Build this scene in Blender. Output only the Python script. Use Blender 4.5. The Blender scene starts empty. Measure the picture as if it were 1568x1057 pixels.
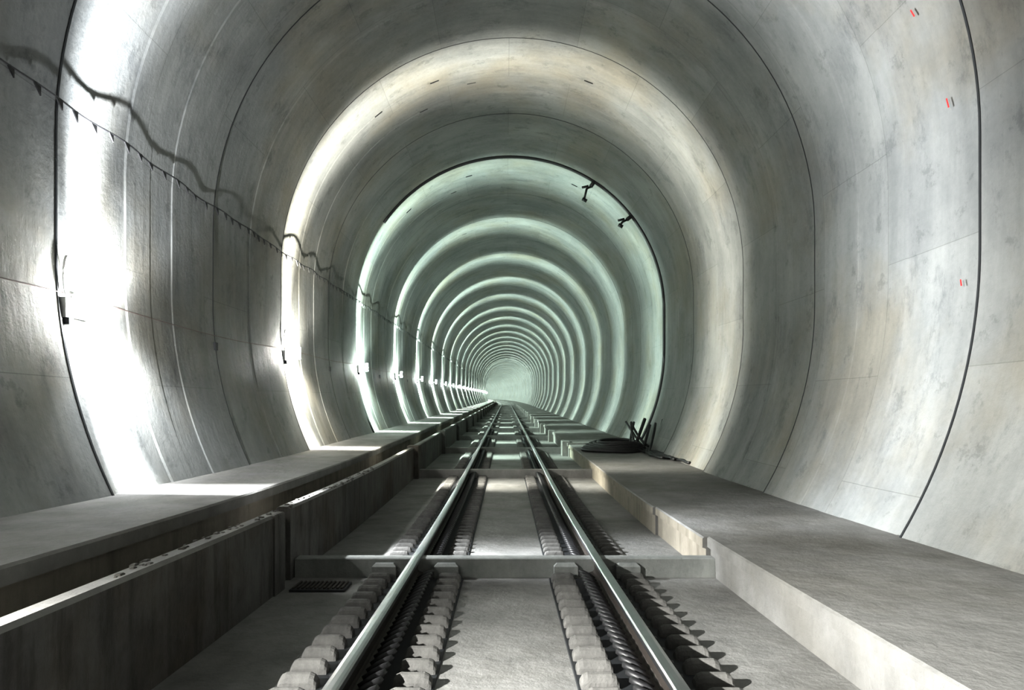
import bpy, math, random
from mathutils import Vector
random.seed(4)
scn = bpy.context.scene
scn.view_settings.view_transform = 'Standard'
scn.view_settings.gamma = 0.86
scn.view_settings.exposure = 0.12
TX = 0.10          # tunnel axis offset from track centre
CH = 3.55          # height of arch centre above rail
R = 3.94
YEND = 324.5
BLK = 5.5

def bump(y):
    if y < 3: return 0.0
    if y < 11: return 0.039*(y-3)**2/16
    return 0.039*(y-7)
def bend(y):
    return 0.0 if y < 100 else -(y-100)**2/3000.0
def P(x, y, z):
    return (x+bend(y), y, z+bump(y))

# ---------------------------------------------------------------- materials
def nd(nt, typ, **kw):
    n = nt.nodes.new(typ)
    for k, v in kw.items():
        if k.startswith('i_'):
            n.inputs[k[2:].replace('_', ' ')].default_value = v
        else:
            setattr(n, k, v)
    return n

def concrete(name, dark, light, uv=False, scale=1.0, streak=0.5, bump_s=0.25, rough=0.75, stain=None, panels=False, drip=0.0):
    m = bpy.data.materials.new(name); m.use_nodes = True
    nt = m.node_tree; L = nt.links
    bs = nt.nodes['Principled BSDF']
    bs.inputs['Roughness'].default_value = rough
    bs.inputs['Specular IOR Level'].default_value = 0.3
    tc = nd(nt, 'ShaderNodeTexCoord')
    src = tc.outputs['UV' if uv else 'Object']
    def mulcol(fac, col, c):
        ms = nd(nt, 'ShaderNodeMix', data_type='RGBA', blend_type='MULTIPLY')
        L.new(fac, ms.inputs[0]); L.new(col, ms.inputs[6]); ms.inputs[7].default_value = (*c, 1)
        return ms.outputs[2]
    def mask(sc, vec, lo, hi, top, detail=7.0, ro=0.7, dist=0.0):
        mp = nd(nt, 'ShaderNodeMapping'); L.new(src, mp.inputs[0]); mp.inputs['Scale'].default_value = vec
        q = nd(nt, 'ShaderNodeTexNoise', i_Scale=sc, i_Detail=detail, i_Roughness=ro, i_Distortion=dist); L.new(mp.outputs[0], q.inputs['Vector'])
        r = nd(nt, 'ShaderNodeMapRange'); L.new(q.outputs['Fac'], r.inputs[0])
        r.inputs[1].default_value = lo; r.inputs[2].default_value = hi; r.inputs[4].default_value = top
        return r.outputs[0]
    r1 = mask(1.3, (0.35*scale, 0.5*scale, 0.5*scale), 0.36, 0.64, 1, 7, 0.62, 0.1)
    r2 = mask(1.0, (0.45*scale, 4.5*scale, 1.0) if uv else (3*scale, 3*scale, 1.2*scale), 0.3, 0.7, 1, 6, 0.6)
    n3 = nd(nt, 'ShaderNodeTexNoise', i_Scale=14.0*scale, i_Detail=6.0, i_Roughness=0.7); L.new(src, n3.inputs['Vector'])
    mx = nd(nt, 'ShaderNodeMix', data_type='FLOAT'); mx.inputs[0].default_value = streak
    L.new(r1, mx.inputs[2]); L.new(r2, mx.inputs[3])
    mx2 = nd(nt, 'ShaderNodeMix', data_type='FLOAT'); mx2.inputs[0].default_value = 0.35
    L.new(mx.outputs[0], mx2.inputs[2]); L.new(n3.outputs['Fac'], mx2.inputs[3])
    cr = nd(nt, 'ShaderNodeMix', data_type='RGBA')
    L.new(mx2.outputs[0], cr.inputs[0])
    cr.inputs[6].default_value = (*dark, 1); cr.inputs[7].default_value = (*light, 1)
    col = cr.outputs[2]
    if stain:
        col = mulcol(mask(0.45*scale, (1, 1, 1), 0.46, 0.66, 0.9, 5, 0.6), col, stain)
    if drip:
        col = mulcol(mask(1.0, (5*scale, 5*scale, 0.6*scale), 0.5, 0.66, drip, 6, 0.65), col, (0.45, 0.43, 0.40))
    bh = mx2.outputs[0]
    if panels:
        col = mulcol(mask(1.2, (0.8, 1.6, 1), 0.54, 0.68, 0.68, 10, 0.8), col, (0.42, 0.44, 0.48))
        col = mulcol(mask(2.6, (0.9, 1.0, 1), 0.57, 0.63, 0.5, 9, 0.75), col, (0.50, 0.51, 0.52))
        bk = nd(nt, 'ShaderNodeTexBrick', offset=0.5, i_Scale=1.0)
        bk.inputs['Mortar Size'].default_value = 0.005; bk.inputs['Mortar Smooth'].default_value = 0.4
        bk.inputs['Brick Width'].default_value = 2.35; bk.inputs['Row Height'].default_value = 1.375
        bk.inputs['Color1'].default_value = (1, 1, 1, 1); bk.inputs['Color2'].default_value = (0.84, 0.84, 0.85, 1)
        bk.inputs['Mortar'].default_value = (0.6, 0.6, 0.6, 1)
        L.new(src, bk.inputs['Vector'])
        mb = nd(nt, 'ShaderNodeMix', data_type='RGBA', blend_type='MULTIPLY'); mb.inputs[0].default_value = 0.85
        L.new(col, mb.inputs[6]); L.new(bk.outputs['Color'], mb.inputs[7])
        col = mb.outputs[2]
    L.new(col, bs.inputs['Base Color'])
    bm = nd(nt, 'ShaderNodeBump', i_Strength=bump_s, i_Distance=0.02)
    L.new(bh, bm.inputs['Height']); L.new(bm.outputs[0], bs.inputs['Normal'])
    return m

def simple(name, col, rough=0.5, metal=0.0, noise=0.25, emis=None, estr=0):
    m = bpy.data.materials.new(name); m.use_nodes = True
    nt = m.node_tree; bs = nt.nodes['Principled BSDF']
    n = nd(nt, 'ShaderNodeTexNoise', i_Scale=9.0, i_Detail=5.0)
    tc = nd(nt, 'ShaderNodeTexCoord'); nt.links.new(tc.outputs['Object'], n.inputs['Vector'])
    mx = nd(nt, 'ShaderNodeMix', data_type='RGBA')
    mx.inputs[6].default_value = (*[c*(1-noise) for c in col], 1)
    mx.inputs[7].default_value = (*[min(1, c*(1+noise)) for c in col], 1)
    nt.links.new(n.outputs['Fac'], mx.inputs[0]); nt.links.new(mx.outputs[2], bs.inputs['Base Color'])
    bs.inputs['Roughness'].default_value = rough; bs.inputs['Metallic'].default_value = metal
    if emis:
        bs.inputs['Emission Color'].default_value = (*emis, 1); bs.inputs['Emission Strength'].default_value = estr
    return m

M_LIN = concrete('lining_concrete', (0.115, 0.124, 0.126), (0.335, 0.342, 0.325), uv=True, streak=0.38, bump_s=0.8, rough=0.65, stain=(0.88, 0.81, 0.70), panels=True)
M_FLR = concrete('floor_concrete', (0.12, 0.12, 0.117), (0.32, 0.32, 0.305), scale=1.5, bump_s=0.9, stain=(0.6, 0.59, 0.57))
M_WLK = concrete('walkway_concrete', (0.11, 0.11, 0.106), (0.29, 0.288, 0.275), scale=1.3, bump_s=0.9, stain=(0.62, 0.6, 0.55))
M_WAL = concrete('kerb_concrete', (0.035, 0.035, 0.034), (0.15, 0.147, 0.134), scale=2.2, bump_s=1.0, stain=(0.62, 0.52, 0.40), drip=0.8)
M_BRN = concrete('kerb_concrete_stained', (0.10, 0.088, 0.068), (0.27, 0.25, 0.205), scale=1.2, bump_s=0.9, drip=0.6)
M_RIB = concrete('rib_concrete', (0.05, 0.05, 0.048), (0.19, 0.187, 0.176), scale=5, bump_s=0.5)
M_BEAM = concrete('beam_concrete', (0.13, 0.14, 0.135), (0.34, 0.35, 0.33), scale=3, bump_s=0.6)
M_SEAL = simple('joint_seal_rubber', (0.018, 0.02, 0.022), 0.6)
M_BLK = simple('black_rubber', (0.014, 0.014, 0.015), 0.5)
M_RAIL = simple('rail_side_steel', (0.08, 0.07, 0.062), 0.5, 0.7)
M_HEAD = simple('rail_polished_steel', (0.55, 0.57, 0.59), 0.3, 1.0, 0.12)
M_GREY = simple('fixture_grey', (0.42, 0.43, 0.42), 0.5)
M_WHT = simple('conduit_white', (0.75, 0.75, 0.72), 0.5)
M_RED = simple('red_marking_paint', (0.55, 0.02, 0.02), 0.6)
M_CORD = simple('brown_cord', (0.14, 0.10, 0.09), 0.6)
M_GLASS = simple('lamp_tube', (0.9, 0.9, 0.9), 0.3, 0, 0.0, (1, 1, 0.98), 200)
M_GLASS.cycles.emission_sampling = 'NONE'

# ---------------------------------------------------------------- helpers
def mkobj(name, verts, faces, mats, uvs=None, smooth=False, fm=None, parent=None):
    me = bpy.data.meshes.new(name)
    me.from_pydata(verts, [], faces)
    for m in (mats if isinstance(mats, (list, tuple)) else [mats]): me.materials.append(m)
    if uvs:
        ul = me.uv_layers.new(name='UVMap')
        for lp in me.loops: ul.data[lp.index].uv = uvs[lp.vertex_index]
    if fm:
        for p, k in zip(me.polygons, fm): p.material_index = k
    if smooth:
        for p in me.polygons: p.use_smooth = True
    me.update()
    ob = bpy.data.objects.new(name, me)
    scn.collection.objects.link(ob)
    if parent: ob.parent = parent
    return ob

class MB:
    def __init__(s): s.v=[]; s.f=[]; s.m=[]; s.uv=[]
    def add(s, v, f, m=0, uv=None):
        o=len(s.v); s.v+=v; s.f+=[tuple(i+o for i in q) for q in f]; s.m+=[m]*len(f)
        if uv: s.uv+=uv
    def box(s, x0,x1,y0,y1,z0,z1, m=0, ch=0.0):
        c=ch
        v=[P(x0,y0,z0),P(x1,y0,z0),P(x1,y1,z0),P(x0,y1,z0),
           P(x0,y0,z1-c),P(x1,y0,z1-c),P(x1,y1,z1-c),P(x0,y1,z1-c),
           P(x0+c,y0+c,z1),P(x1-c,y0+c,z1),P(x1-c,y1-c,z1),P(x0+c,y1-c,z1)]
        f=[(3,2,1,0),(0,1,5,4),(1,2,6,5),(2,3,7,6),(3,0,4,7),(4,5,9,8),(5,6,10,9),(6,7,11,10),(7,4,8,11),(8,9,10,11)]
        s.add(v,f,m)
    def tube(s, pts, r, n=8, m=0, cap=True):
        pts=[Vector(p) for p in pts]; v=[]; f=[]
        up=Vector((0,0,1))
        for i,p in enumerate(pts):
            t=(pts[min(i+1,len(pts)-1)]-pts[max(i-1,0)]).normalized()
            a=t.cross(up)
            if a.length<0.05: a=t.cross(Vector((0,1,0)))
            a.normalize(); b=a.cross(t)
            rr=r[i] if isinstance(r,list) else r
            for k in range(n):
                an=2*math.pi*k/n
                v.append(tuple(p+a*math.cos(an)*rr+b*math.sin(an)*rr))
        for i in range(len(pts)-1):
            for k in range(n):
                f.append((i*n+k,i*n+(k+1)%n,(i+1)*n+(k+1)%n,(i+1)*n+k))
        if cap:
            f.append(tuple(range(n-1,-1,-1))); f.append(tuple(range((len(pts)-1)*n,len(pts)*n)))
        s.add(v,f,m)
    def obj(s,name,mats,smooth=False,parent=None):
        return mkobj(name,s.v,s.f,mats,s.uv if s.uv else None,smooth,s.m,parent)

def ysamp(a, b):
    out=[a]; y=a
    while True:
        st = 0.5 if y < 14 else (2.0 if y < 60 else 4.0)
        y = y+st
        if y >= b-0.01: break
        out.append(y)
    out.append(b); return out

def sweep(mb, prof, a, b, m=0, closed=True, fmats=None):
    ys=ysamp(a,b); n=len(prof)
    v=[P(x,y,z) for y in ys for (x,z) in prof]; 
    o=len(mb.v); mb.v+=v
    K=n if closed else n-1
    for i in range(len(ys)-1):
        for k in range(K):
            k2=(k+1)%n
            mb.f.append((o+i*n+k,o+i*n+k2,o+(i+1)*n+k2,o+(i+1)*n+k)); mb.m.append(fmats[k] if fmats else m)
    if closed:
        mb.f.append(tuple(o+k for k in range(n-1,-1,-1))); mb.m.append(m)
        mb.f.append(tuple(o+(len(ys)-1)*n+k for k in range(n))); mb.m.append(m)

def half_profile(side):
    pts=[]; RL=4.9; s0=0.95
    zf=-0.6
    t=(CH-s0)-zf
    N=22
    for i in range(N):
        h=t*(1-i/N)
        x=R-(RL-math.sqrt(RL*RL-h*h)); pts.append((side*x, CH-s0-h))
    pts.append((side*R,CH-s0)); pts.append((side*R,CH-s0/2))
    M=36
    for i in range(M+1):
        a=math.pi/2*i/M; pts.append((side*R*math.cos(a),CH+R*math.sin(a)))
    return pts
LP=half_profile(-1); RP=half_profile(1)
PROF=LP+RP[::-1][1:]
def normals(pr):
    out=[]
    for i in range(len(pr)):
        a=Vector(pr[max(i-1,0)]); b=Vector(pr[min(i+1,len(pr)-1)])
        t=(b-a).normalized(); out.append((t.y,-t.x))
    return out
NRM=normals(PROF)
ARC=[0]
for i in range(1,len(PROF)): ARC.append(ARC[-1]+(Vector(PROF[i])-Vector(PROF[i-1])).length)
def ring(y, off):
    return [P(x+TX+nx*off, y, z+nz*off) for (x,z),(nx,nz) in zip(PROF,NRM)]
def wallx(z, side, off=0.0):
    if z>=CH: x=math.sqrt(max(0,R*R-(z-CH)**2))
    elif z>=CH-0.95: x=R
    else:
        h=CH-0.95-z; x=R-(4.9-math.sqrt(4.9**2-h*h))
    return TX+side*(x-off)

# ---------------------------------------------------------------- lining
mb=MB(); n=len(PROF)
def band(y0,y1,o0,o1):
    ys=[y0+(y1-y0)*i/4 for i in range(5)] if y0<14 and y1-y0>0.6 else [y0,y1]
    v=[];uv=[]
    for y in ys:
        o=o0+(o1-o0)*((y-y0)/max(y1-y0,1e-6)); v+=ring(y,o); uv+=[(a,y) for a in ARC]
    f=[(i*n+k,(i+1)*n+k,(i+1)*n+k+1,i*n+k+1) for i in range(len(ys)-1) for k in range(n-1)]
    mb.add(v,f,0,uv)
j=-16.5
while j<YEND:
    prof=[(0,0.0),(1.05,0.004),(1.07,0.018),(1.5,0.018),(1.51,0.010),(1.95,0.014),(1.965,0.024),(3.0,0.022),(3.015,0.005),(4.2,0.022),(4.22,0.032),(BLK,0.046),(BLK+0.001,0.0)]
    for (a,b) in zip(prof[:-1],prof[1:]): band(j+a[0],j+b[0],a[1],b[1])
    j+=BLK
mb.obj('tunnel_lining',[M_LIN],True)

mb=MB()
def seal(y,w,o0,o1,k0=0,k1=None):
    k1=k1 or n
    rs=[ring(y-w/2,o0),ring(y-w/2,o1),ring(y+w/2,o1),ring(y+w/2,o0)]
    v=[];f=[];c=k1-k0
    for r_ in rs: v+=r_[k0:k1]
    for a in range(3):
        for k in range(c-1): f.append((a*c+k,a*c+k+1,(a+1)*c+k+1,(a+1)*c+k))
    mb.add(v,f,0)
j=0.0
while j<70:
    if j<6: seal(j,0.022,-0.01,0.054)
    elif abs(j-16.5)>0.1: seal(j,0.012,-0.01,0.050)
    if j<12: seal(j+3.0,0.014,-0.01,0.027)
    elif j<60: seal(j+3.0,0.01,-0.01,0.024)
    j+=BLK
for (yy,k0,k1) in ((12.06,44,46),(12.06,51,53),(12.06,68,70),(12.5,55,57),(12.95,49,51),(17.55,42,44),(17.55,53,55),(17.55,70,72),(18.4,50,52),(23.1,50,52)):
    seal(yy,0.008,-0.01,0.026,k0,k1)
mb.obj('joint_seal',[M_SEAL])

# ---------------------------------------------------------------- floor & walkways
FZ=-0.20
mb=MB(); sweep(mb,[(-2.2,FZ-0.25),(2.2,FZ-0.25),(2.2,FZ),(-2.2,FZ)],-16,YEND)
mb.obj('floor',[M_FLR])
mb=MB()
sl=[(-2.32,-0.3),(-2.32,0.38),(-2.27,0.385),(-2.27,0.465),(-2.285,0.48),(-3.9,0.50),(-3.9,-0.3)]
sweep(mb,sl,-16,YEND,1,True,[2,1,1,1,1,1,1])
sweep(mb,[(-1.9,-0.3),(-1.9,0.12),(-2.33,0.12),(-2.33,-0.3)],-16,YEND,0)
def twall(xf,a,b,h=0.41):
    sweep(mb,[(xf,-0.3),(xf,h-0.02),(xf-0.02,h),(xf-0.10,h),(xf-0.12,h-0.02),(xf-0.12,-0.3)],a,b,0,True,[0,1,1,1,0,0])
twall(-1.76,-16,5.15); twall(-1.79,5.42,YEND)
mb.box(-1.93,-1.83,5.1,5.45,-0.3,0.32)
mb.box(-1.80,-1.745,4.93,5.15,-0.25,0.41,0,0.01)
for q in range(90):
    yy=random.uniform(3.0,9); xx=random.uniform(-1.875,-1.80); r_=random.uniform(0.004,0.011)
    mb.box(xx-r_*1.5,xx+r_*1.5,yy-r_*2,yy+r_*2,0.39,0.41+r_,0,r_*0.6)
for k in range(50):
    yy=12.8+5.5*k
    mb.box(-1.92,-1.70,yy-0.15,yy+0.15,-0.25,0.44,0,0.01)
mb.obj('service_walkway',[M_WAL,M_WLK,M_BRN])
mb=MB()
def rw(xf,a,b,h,fm_=0):
    sweep(mb,[(xf+0.03,-0.3),(3.95,-0.3),(3.95,h+0.02),(xf+0.015,h),(xf,h-0.012),(xf,h-0.09),(xf+0.03,h-0.1)],a,b,0,True,[1,0,0,0,fm_,fm_,fm_])
rw(1.73,-16,5.62,0.125); rw(1.69,5.62,7.4,0.12,2); rw(1.66,7.4,17.3,0.12,2); rw(1.63,17.3,YEND,0.16)
for k in range(50):
    yy=17.8+5.5*k
    mb.box(1.50,1.70,yy-0.35,yy+0.1,-0.25,0.2,0,0.01)
mb.obj('service_walkway',[M_WLK,M_WAL,M_BRN])

# ---------------------------------------------------------------- cross beams
mb=MB()
mb.box(-1.78,1.76,5.50,5.62,-0.21,-0.035,0,0.008)
mb.box(-1.15,-0.40,5.63,5.80,-0.21,-0.09,0,0.01); mb.box(0.40,1.15,5.63,5.80,-0.21,-0.09,0,0.01)
for xx in (-1.02,-0.5,0.5,1.02):
    mb.box(xx-0.10,xx+0.10,5.44,5.52,-0.2,-0.07,0,0.025)
mb.obj('cross_beam',[M_BEAM])
mb=MB()
for k in range(40):
    yy=12.8+5.5*k
    mb.box(-1.80,1.75,yy,yy+0.16,-0.21,-0.035,0,0.008)
mb.obj('cross_beam',[M_FLR])

# ---------------------------------------------------------------- rails
def rail(xc,name):
    p=[(0.07,-0.172),(0.07,-0.16),(0.02,-0.145),(0.009,-0.13),(0.009,-0.055),(0.034,-0.042),(0.036,-0.012),(0.028,-0.003),(0.012,0.0)]
    pr=[(xc+a,b) for a,b in p]+[(xc-a,b) for a,b in p[::-1]]
    fm=[0]*18
    for k in (5,6,7,8,9,10,11): fm[k]=1
    m=MB(); sweep(m,pr,-16,YEND,0,True,fm); return m.obj(name,[M_RAIL,M_HEAD])
rail(-0.75,'rail'); rail(0.75,'rail')
mb=MB()
sp=0.19
def rib(xc,w,y,r):
    N=8; v=[]
    for ex,sc in ((-w/2,0.55),(-w/2+0.012,0.85),(-w/2+0.035,1.0),(w/2-0.035,1.0),(w/2-0.012,0.85),(w/2,0.55)):
        for k in range(N+1):
            a=math.pi*k/N
            v.append(P(xc+ex, y-math.cos(a)*r*(0.8+0.2*sc), FZ+0.005+ (math.sin(a)**0.8*r*1.7*sc)))
    f=[]
    for s_ in range(5):
        for k in range(N): f.append((s_*(N+1)+k,(s_+1)*(N+1)+k,(s_+1)*(N+1)+k+1,s_*(N+1)+k+1))
    f.append(tuple(range(N+1))); f.append(tuple(range(5*(N+1)+N,5*(N+1)-1,-1)))
    mb.add(v,f,0)
y=0.6
while y<60:
    if not (5.4<y<5.85):
        r_=0.044 if y<5.6 else 0.032
        for s in (-1,1):
            rib(s*0.75-0.285,0.19,y,r_); rib(s*0.75+0.285,0.19,y,r_)
    y+=sp
for s in (-1,1):
    for a,b in ((-16,5.45),(5.85,YEND)):
        sweep(mb,[(s*0.75-0.40,FZ-0.01),(s*0.75+0.40,FZ-0.01),(s*0.75+0.39,FZ+0.008),(s*0.75-0.39,FZ+0.008)],a,b,1)  # black base strip: shade in the rib gaps put into the colour
mb.obj('ribbed_rail_support',[M_RIB,M_SEAL],False)
mb=MB()
y=0.6
while y<30:
    if not (5.35<y<5.9):
        for s in (-1,1):
            x0=s*0.75; d=-s
            for yy in (y,y+sp/2):
                pts=[P(x0+d*0.05,yy-0.05,-0.135),P(x0+d*0.10,yy-0.045,-0.10),P(x0+d*0.145,yy-0.02,-0.085),P(x0+d*0.155,yy+0.015,-0.09),
                     P(x0+d*0.13,yy+0.035,-0.115),P(x0+d*0.09,yy+0.03,-0.15)]
                mb.tube(pts,0.018,5,0)
            d=s
            mb.tube([P(x0+d*0.05,y-0.03,-0.15),P(x0+d*0.1,y-0.03,-0.13),P(x0+d*0.13,y+0.02,-0.15)],0.014,5,0)
    y+=sp
mb.obj('rail_clips',[M_BLK],True)

# ---------------------------------------------------------------- wall cable with pennant tags
mb=MB()
def cabx(y): return 0.080+0.016*math.sin(y*6.1)+0.006*math.sin(y*2.3)
def cz(y): return 3.83+0.010*math.sin(y*2.1)+0.006*math.cos(y*5.0)
pts=[];y=0.5
while y<90:
    z=cz(y); pts.append(P(wallx(z,-1,cabx(y)),y,z)); y+=0.12 if y<30 else 0.5
mb.tube(pts,0.008,6,0)
y=0.7
while y<60:
    z=cz(y); x=wallx(z,-1,cabx(y)); w=0.036+random.random()*0.012; h=0.07+random.random()*0.02
    v=[P(x-0.006,y-w,z+0.005),P(x-0.006,y+w,z+0.005),P(x-0.006,y+w,z-h),
       P(x+0.006,y-w,z+0.005),P(x+0.006,y+w,z+0.005),P(x+0.006,y+w,z-h)]
    mb.add(v,[(0,1,2),(5,4,3),(0,3,4,1),(1,4,5,2),(2,5,3,0)],0)
    y+=0.22+random.random()*0.05
mb.obj('cable_with_pennants',[M_BLK])
mb=MB(); pts=[]; y=0.5
while y<120:
    z=2.22-0.05*math.sin(math.pi*((y-0.3)%5.5)/5.5); pts.append(P(wallx(z,-1,0.055),y,z)); y+=0.25 if y<30 else 1.0
mb.tube(pts,0.005,5,0)
mb.obj('lamp_supply_cord',[M_CORD])

# ---------------------------------------------------------------- lamps
def lamp_light(power,col,kind):
    ld=bpy.data.lights.new('lamp_bulb','POINT'); ld.energy=power; ld.color=col; ld.shadow_soft_size=0.035
    ld.use_nodes=True; nt=ld.node_tree; L=nt.links
    em=[q for q in nt.nodes if q.type=='EMISSION'][0]
    if kind=='far':
        em.inputs['Strength'].default_value=0.17; return ld
    ge=nd(nt,'ShaderNodeNewGeometry'); sx=nd(nt,'ShaderNodeSeparateXYZ'); L.new(ge.outputs['Incoming'],sx.inputs[0])
    def mr(src,a,b,c,d,t='SMOOTHSTEP'):
        q=nd(nt,'ShaderNodeMapRange',interpolation_type=t); L.new(src,q.inputs[0])
        for k,vv in enumerate((a,b,c,d)): q.inputs[k+1].default_value=vv
        return q.outputs[0]
    def op(a,b,o):
        q=nd(nt,'ShaderNodeMath',operation=o); L.new(a,q.inputs[0]); L.new(b,q.inputs[1]); return q.outputs[0]
    if kind=='near':
        s=op(mr(sx.outputs['Y'],-0.1,0.1,0.05,0.95), mr(sx.outputs['Y'],0.50,0.80,1,0.02),'MULTIPLY')
        s=op(s,mr(sx.outputs['Z'],-0.3,0.35,1,0.22),'MULTIPLY')
    else:
        a=mr(sx.outputs['Y'],-0.13,0.07,0,0.72); b=mr(sx.outputs['Y'],0.05,0.38,1,0)
        wallside=op(mr(sx.outputs['X'],-0.15,0.35,0.10,0.0),mr(sx.outputs['Y'],0.83,0.98,1,0.06),'MULTIPLY')
        fw=op(wallside,mr(sx.outputs['Y'],-0.08,0.03,0.35,1),'MULTIPLY')
        q=nd(nt,'ShaderNodeMath',operation='ADD'); L.new(fw,q.inputs[0]); q.inputs[1].default_value=0.012
        s=op(op(a,b,'MULTIPLY'),q.outputs[0],'ADD')
        s=op(s,mr(sx.outputs['X'],-0.7,0.0,0.5,1),'MULTIPLY')
    L.new(s,em.inputs['Strength'])
    return ld
k=-2
while True:
    y=0.3+BLK*k
    if y>YEND-15: break
    z=2.14
    far = k>=20
    xw=wallx(z,-1)
    pw=7900; col=(1.0,0.99,0.96)
    if k==1: col=(0.94,0.965,1.0)
    if k==2: col=(1.0,0.97,0.88)
    if k>=3: col=(0.80,1.0,0.89); pw=7600
    if k>=6: pw=8200
    if k==-2: pw=3000
    emp=bpy.data.objects.new('bulkhead_lamp',None); scn.collection.objects.link(emp)
    emp.location=P(xw,y,z)
    m=MB()
    def B(x0,x1,y0,y1,z0,z1,mi):
        v=[(x,yy,zz) for zz in (z0,z1) for yy in (y0,y1) for x in (x0,x1)]
        m.add(v,[(0,2,3,1),(4,5,7,6),(0,1,5,4),(2,6,7,3),(0,4,6,2),(1,3,7,5)],mi)
    if k<9:
        B(0.0,0.045,-0.06,0.10,-0.12,0.10,0)
        B(0.0,0.09,-0.27,-0.17,-0.14,0.03,0)
        B(0.0,0.105,-0.25,-0.19,-0.20,-0.14,1)
        hoop=[(0.07,-0.22-0.05*math.sin(a),0.05+0.17*(1-math.cos(a))) for a in [math.pi*q/12 for q in range(13)]]
        hoop+= [(0.07,-0.15,0.3),(0.07,-0.12,0.2),(0.06,-0.06,0.07)]
        m.tube(hoop,0.011,6,2)
        m.tube([(0.03,-0.05,-0.02),(0.25,-0.05,-0.02)],0.014,8,0)
        B(-0.0,0.06,2.65,2.72,-0.10,0.0,1)
    else:
        B(-0.05,0.12,-0.06,0.03,-0.06,0.06,0)
    m.tube([(0.25,-0.07,-0.10),(0.25,-0.07,0.10)],0.035,8,3)
    m.obj('housing',[M_GREY,M_SEAL,M_WHT,M_GLASS],False,emp)
    if far: pw*=2
    ld=lamp_light(pw,col,'far' if far else ('near' if k==0 else 'std'))
    lo=bpy.data.objects.new('bulb',ld); scn.collection.objects.link(lo); lo.parent=emp; lo.location=(0.25,0,0)
    k+=2 if far else 1

# ---------------------------------------------------------------- hose round the joint at y=16.5
mb=MB()
yj=16.42
rg=ring(yj,0.06)
pts=[]
for q in rg[:]:
    dx=q[0]-TX; dz=q[2]-bump(yj)-CH
    a=math.degrees(math.atan2(dz,dx))
    if a>145 or a<-175 or (dx<0 and dz<0): continue
    if q[2]-bump(yj)<0.16: continue
    pts.append(q)
mb.tube(pts,0.046,8,0)
def polar(a,off,y=yj):
    a=math.radians(a); return P(TX+(R-off)*math.cos(a),y,CH+(R-off)*math.sin(a))
for a in (57,38):
    p0=Vector(polar(a,0.02)); p1=Vector(polar(a,0.22)); 
    mb.tube([p0,p1],0.05,8,0)
    p2=p1+Vector((-0.16,0,-0.30 if a==57 else -0.12)); mb.tube([p1,p1+Vector((-0.1,0,-0.05)),p2],0.028,8,0)
    mb.tube([p1+Vector((-0.06,0,0.02)),p1+Vector((-0.22,0,-0.02))],0.03,8,0)
    mb.tube([p2+Vector((-0.05,0,0)),p2+Vector((0.06,0,-0.06))],0.045,8,0)
mb.obj('hose_with_brackets',[M_BLK],True)

# ---------------------------------------------------------------- cables lying on the right walkway
mb=MB()
h0=0.125
for q in range(6):
    pts=[]
    for t in range(33):
        a=2*math.pi*t/32
        pts.append(P(2.50+0.02*q+(0.72-0.05*q)*math.cos(a)+0.03*math.sin(3*a+q),15.3+(0.75-0.03*q)*math.sin(a),h0+0.04+0.036*q+0.015*math.sin(2*a+q)))
    mb.tube(pts,0.038,6,0,False)
mb.obj('cable_coil',[M_BLK],True)
mb=MB()
for (a,b,c) in ((3.15,14.9,0.0),(3.3,14.6,0.1),(3.42,14.9,0.2),(3.0,15.2,0.35),(3.25,14.2,0.6)):
    pts=[]
    for t in range(25):
        u=t/24
        pts.append(P(a-0.35*math.sin(u*5+c*9)*(1-u)+0.12*u, b+1.2-3.4*u, h0+0.04+ (0.6*(1-u*3.5)**2 if u<0.285 else 0)+0.02*math.sin(u*20)**2))
    mb.tube(pts,0.03,6,0)
mb.tube([P(3.05,15.6,0.12),P(3.4,16.0,0.85)],0.04,8,0)
mb.tube([P(3.2,15.3,0.12),P(3.5,15.9,0.7)],0.035,8,0)
mb.tube([P(3.50,15.2,0.14),P(3.72,15.4,0.85)],0.05,8,0)
mb.obj('loose_cables',[M_BLK],True)
mb=MB(); mb.tube([P(-3.3,16.3,0.45),P(-3.66,16.35,1.15)],0.04,8,0); mb.obj('cable_stub',[M_BLK],True)  # short dark cable leaning at the left wall foot

mb=MB()
mb.box(-1.68,-1.25,5.05,5.3,-0.205,-0.18,0,0.004)
for q in range(12): mb.box(-1.66+q*0.034,-1.645+q*0.034,5.07,5.28,-0.18,-0.168,1)
mb.obj('drain_grate',[M_SEAL,M_RAIL])

mb=MB()
for xx,rr in ((-2.02,0.03),(-2.12,0.022),(-2.22,0.03)):
    mb.tube([P(xx+0.03*math.sin(y*1.3+xx*9),y,0.12+rr) for y in [0.5+0.5*q for q in range(90)]],rr,6,0)
mb.obj('trough_cables',[M_SEAL],True)

mb=MB()
def tick(y,z,L_):
    v=[]
    for (dy,dz) in ((0,0),(0.02,0),(0.035,L_),(0.018,L_)):
        v.append(P(wallx(z+dz,1,0.05),y+dy,z+dz))
    mb.add(v,[(0,1,2,3)],0)
tick(6.02,4.85,0.07); tick(5.85,3.93,0.09); tick(5.7,2.3,0.06)
mb.obj('red_survey_mark',[M_RED])

# ---------------------------------------------------------------- world & camera
w=bpy.data.worlds.new('world'); scn.world=w; w.use_nodes=True
w.node_tree.nodes['Background'].inputs[0].default_value=(0.7,0.78,0.74,1)
w.node_tree.nodes['Background'].inputs[1].default_value=0.05
cd=bpy.data.cameras.new('camera'); co=bpy.data.objects.new('camera',cd); scn.collection.objects.link(co)
co.location=(0,0,1.13); co.rotation_euler=(math.radians(90),0,0)
cd.sensor_width=36; cd.lens=1000/1568*36
cd.shift_x=9/1568; cd.shift_y=117.5/1568
cd.clip_start=0.05; cd.clip_end=1000
scn.camera=co
